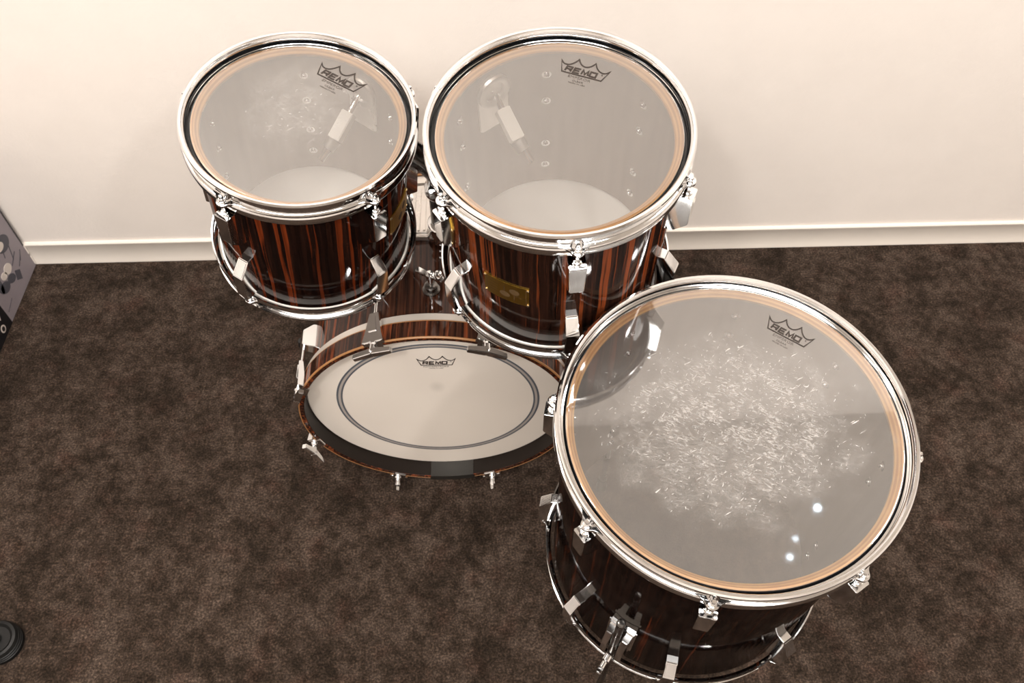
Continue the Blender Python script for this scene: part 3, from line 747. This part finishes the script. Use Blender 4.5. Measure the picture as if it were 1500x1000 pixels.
# ------------------------------------------------------------ printed cardboard carton by the wall
bx0, bx1 = -1.245, -1.62; byb, byf = 1.4865, .93; bz1 = .46
carton = thing('cardboard_box', 'grey and black printed carton standing on the carpet against the wall at the left edge', 'box', Matrix.Translation((bx0, byb, 0)))
M['carton_grey'] = simple('carton_grey', (.235, .205, .225), .55)
M['carton_black'] = simple('carton_black', (.006, .006, .008), .45)
M['kit_dark'] = simple('kit_dark_print', (.060, .058, .072), .6); M['kit_pale'] = simple('kit_pale_print', (.56, .50, .46), .6)
M['tape'] = simple('white_tape', (.78, .73, .68), .6)
mb = MB(); mb.box(((bx1 - bx0) / 2, (byf - byb) / 2, bz1 / 2), (bx0 - bx1, byb - byf, bz1), bev=.002)
mb.build('carton_body', M['carton_grey'], carton)
# face coordinates: u = -y from back corner, v = z, slightly proud of the face
def face(mb_, pts, x=.0006):   # convex polygon slab
    n = len(pts); vs = [(x, -u, v) for u, v in pts] + [(-.001, -u, v) for u, v in pts]
    fs = [tuple(range(n)), tuple(range(2 * n - 1, n - 1, -1))] + [(i, (i + 1) % n, n + (i + 1) % n, n + i) for i in range(n)]
    mb_.add(vs, fs)
mb = MB(); face(mb, [(.1865, .001), (byb - byf - .001, .001), (byb - byf - .001, bz1 - .001), (.1865, bz1 - .001)]); mb.build('black_band', M['carton_black'], carton)
mb = MB(); face(mb, [(.0, .078), (.0045, .078), (.0045, bz1 - .001), (.0, bz1 - .001)], .0005); mb.build('edge_line', M['carton_black'], carton)
mb = MB(); face(mb, [(-.0025, .046), (.0028, .046), (.0028, .078), (-.0025, .078)]); face(mb, [(-.0025, .008), (.0028, .008), (.0028, .036), (-.0025, .036)]); mb.build('tape_strip', M['tape'], carton)
def ell(cu, cv, a, b_, rot=0, n=24):
    return [(cu + a * math.cos(t) * math.cos(rot) - b_ * math.sin(t) * math.sin(rot), cv + a * math.cos(t) * math.sin(rot) + b_ * math.sin(t) * math.cos(rot)) for t in [2 * PI * i / n for i in range(n)]]
dk = MB()
for u, v, a, b_, r in ((.136, .0755, .021, .015, .5), (.101, .0685, .018, .012, .6), (.060, .150, .030, .022, .4), (.150, .150, .030, .030, 0), (.150, .10, .012, .03, 0)):
    face(dk, ell(u, v, a, b_, r), .0008)
face(dk, [(.060, .055), (.078, .070), (.088, .046), (.070, .030)], .0008)
for u0, v0, u1, v1 in ((.080, .120, .060, .165), (.058, .090, .045, .130), (.040, .065, .020, .085), (.075, .085, .040, .10), (.055, .06, .03, .075)):
    d = Vector((u1 - u0, v1 - v0)).normalized() * .0012; n = (-d.y, d.x)
    face(dk, [(u0 - n[0], v0 - n[1]), (u1 - n[0], v1 - n[1]), (u1 + n[0], v1 + n[1]), (u0 + n[0], v0 + n[1])], .0008)
face(dk, [(.140, .040), (.176, .030), (.176, .0285), (.140, .0385)], .0008)
for u, v, a, b_, r in ((.094, .0965, .017, .014, .5), (.118, .097, .013, .010, .5), (.075, .155, .018, .012, .4), (.150, .150, .020, .020, 0)):
    q = MB(); face(q, ell(u, v, a, b_, r), .0012); q.build('printed_drum', M['kit_pale'], carton)['label'] = 'pale drum of the printed picture'
em = MB(); face(em, ell(.224, .024, .010, .011), .0012); face(em, [(.213, .045), (.235, .060), (.232, .066), (.218, .058), (.207, .062)], .0012)
em.build('printed_emblem', M['kit_pale'], carton)
a = dk.build('printed_picture', M['kit_dark'], carton); a['label'] = 'dark shapes of a printed drum kit picture'
dk2 = MB(); face(dk2, ell(.224, .024, .006, .007), .0015); dk2.build('emblem_centre', M['carton_black'], carton)

# ------------------------------------------------------------ black rubber foot of a stand, bottom left
ft = thing('stand_foot', 'round black ribbed rubber foot on the carpet in the lower left corner', 'stand foot', Matrix.Translation((-1.000, .512, 0)))
prof = [(0, .030), (.030, .030), (.036, .034), (.042, .033)]
for k in range(4):
    z = .029 - k * .0065; prof += [(.045 + k * .0006, z), (.046 + k * .0006, z - .002), (.0435 + k * .0006, z - .004), (.0435 + k * .0006, z - .0055)]
prof += [(.047, .0), (0, .0)]
MB().lathe([(r * .86, z) for r, z in prof], 48).build('rubber_ring', simple('dark_rubber', (.003, .003, .003), .45, spec=.3), ft)
MB().tube([(0, 0, .028), (-.06, .01, .12), (-.14, .03, .32)], .011, 16).build('stand_leg', M['blackgloss'], ft)
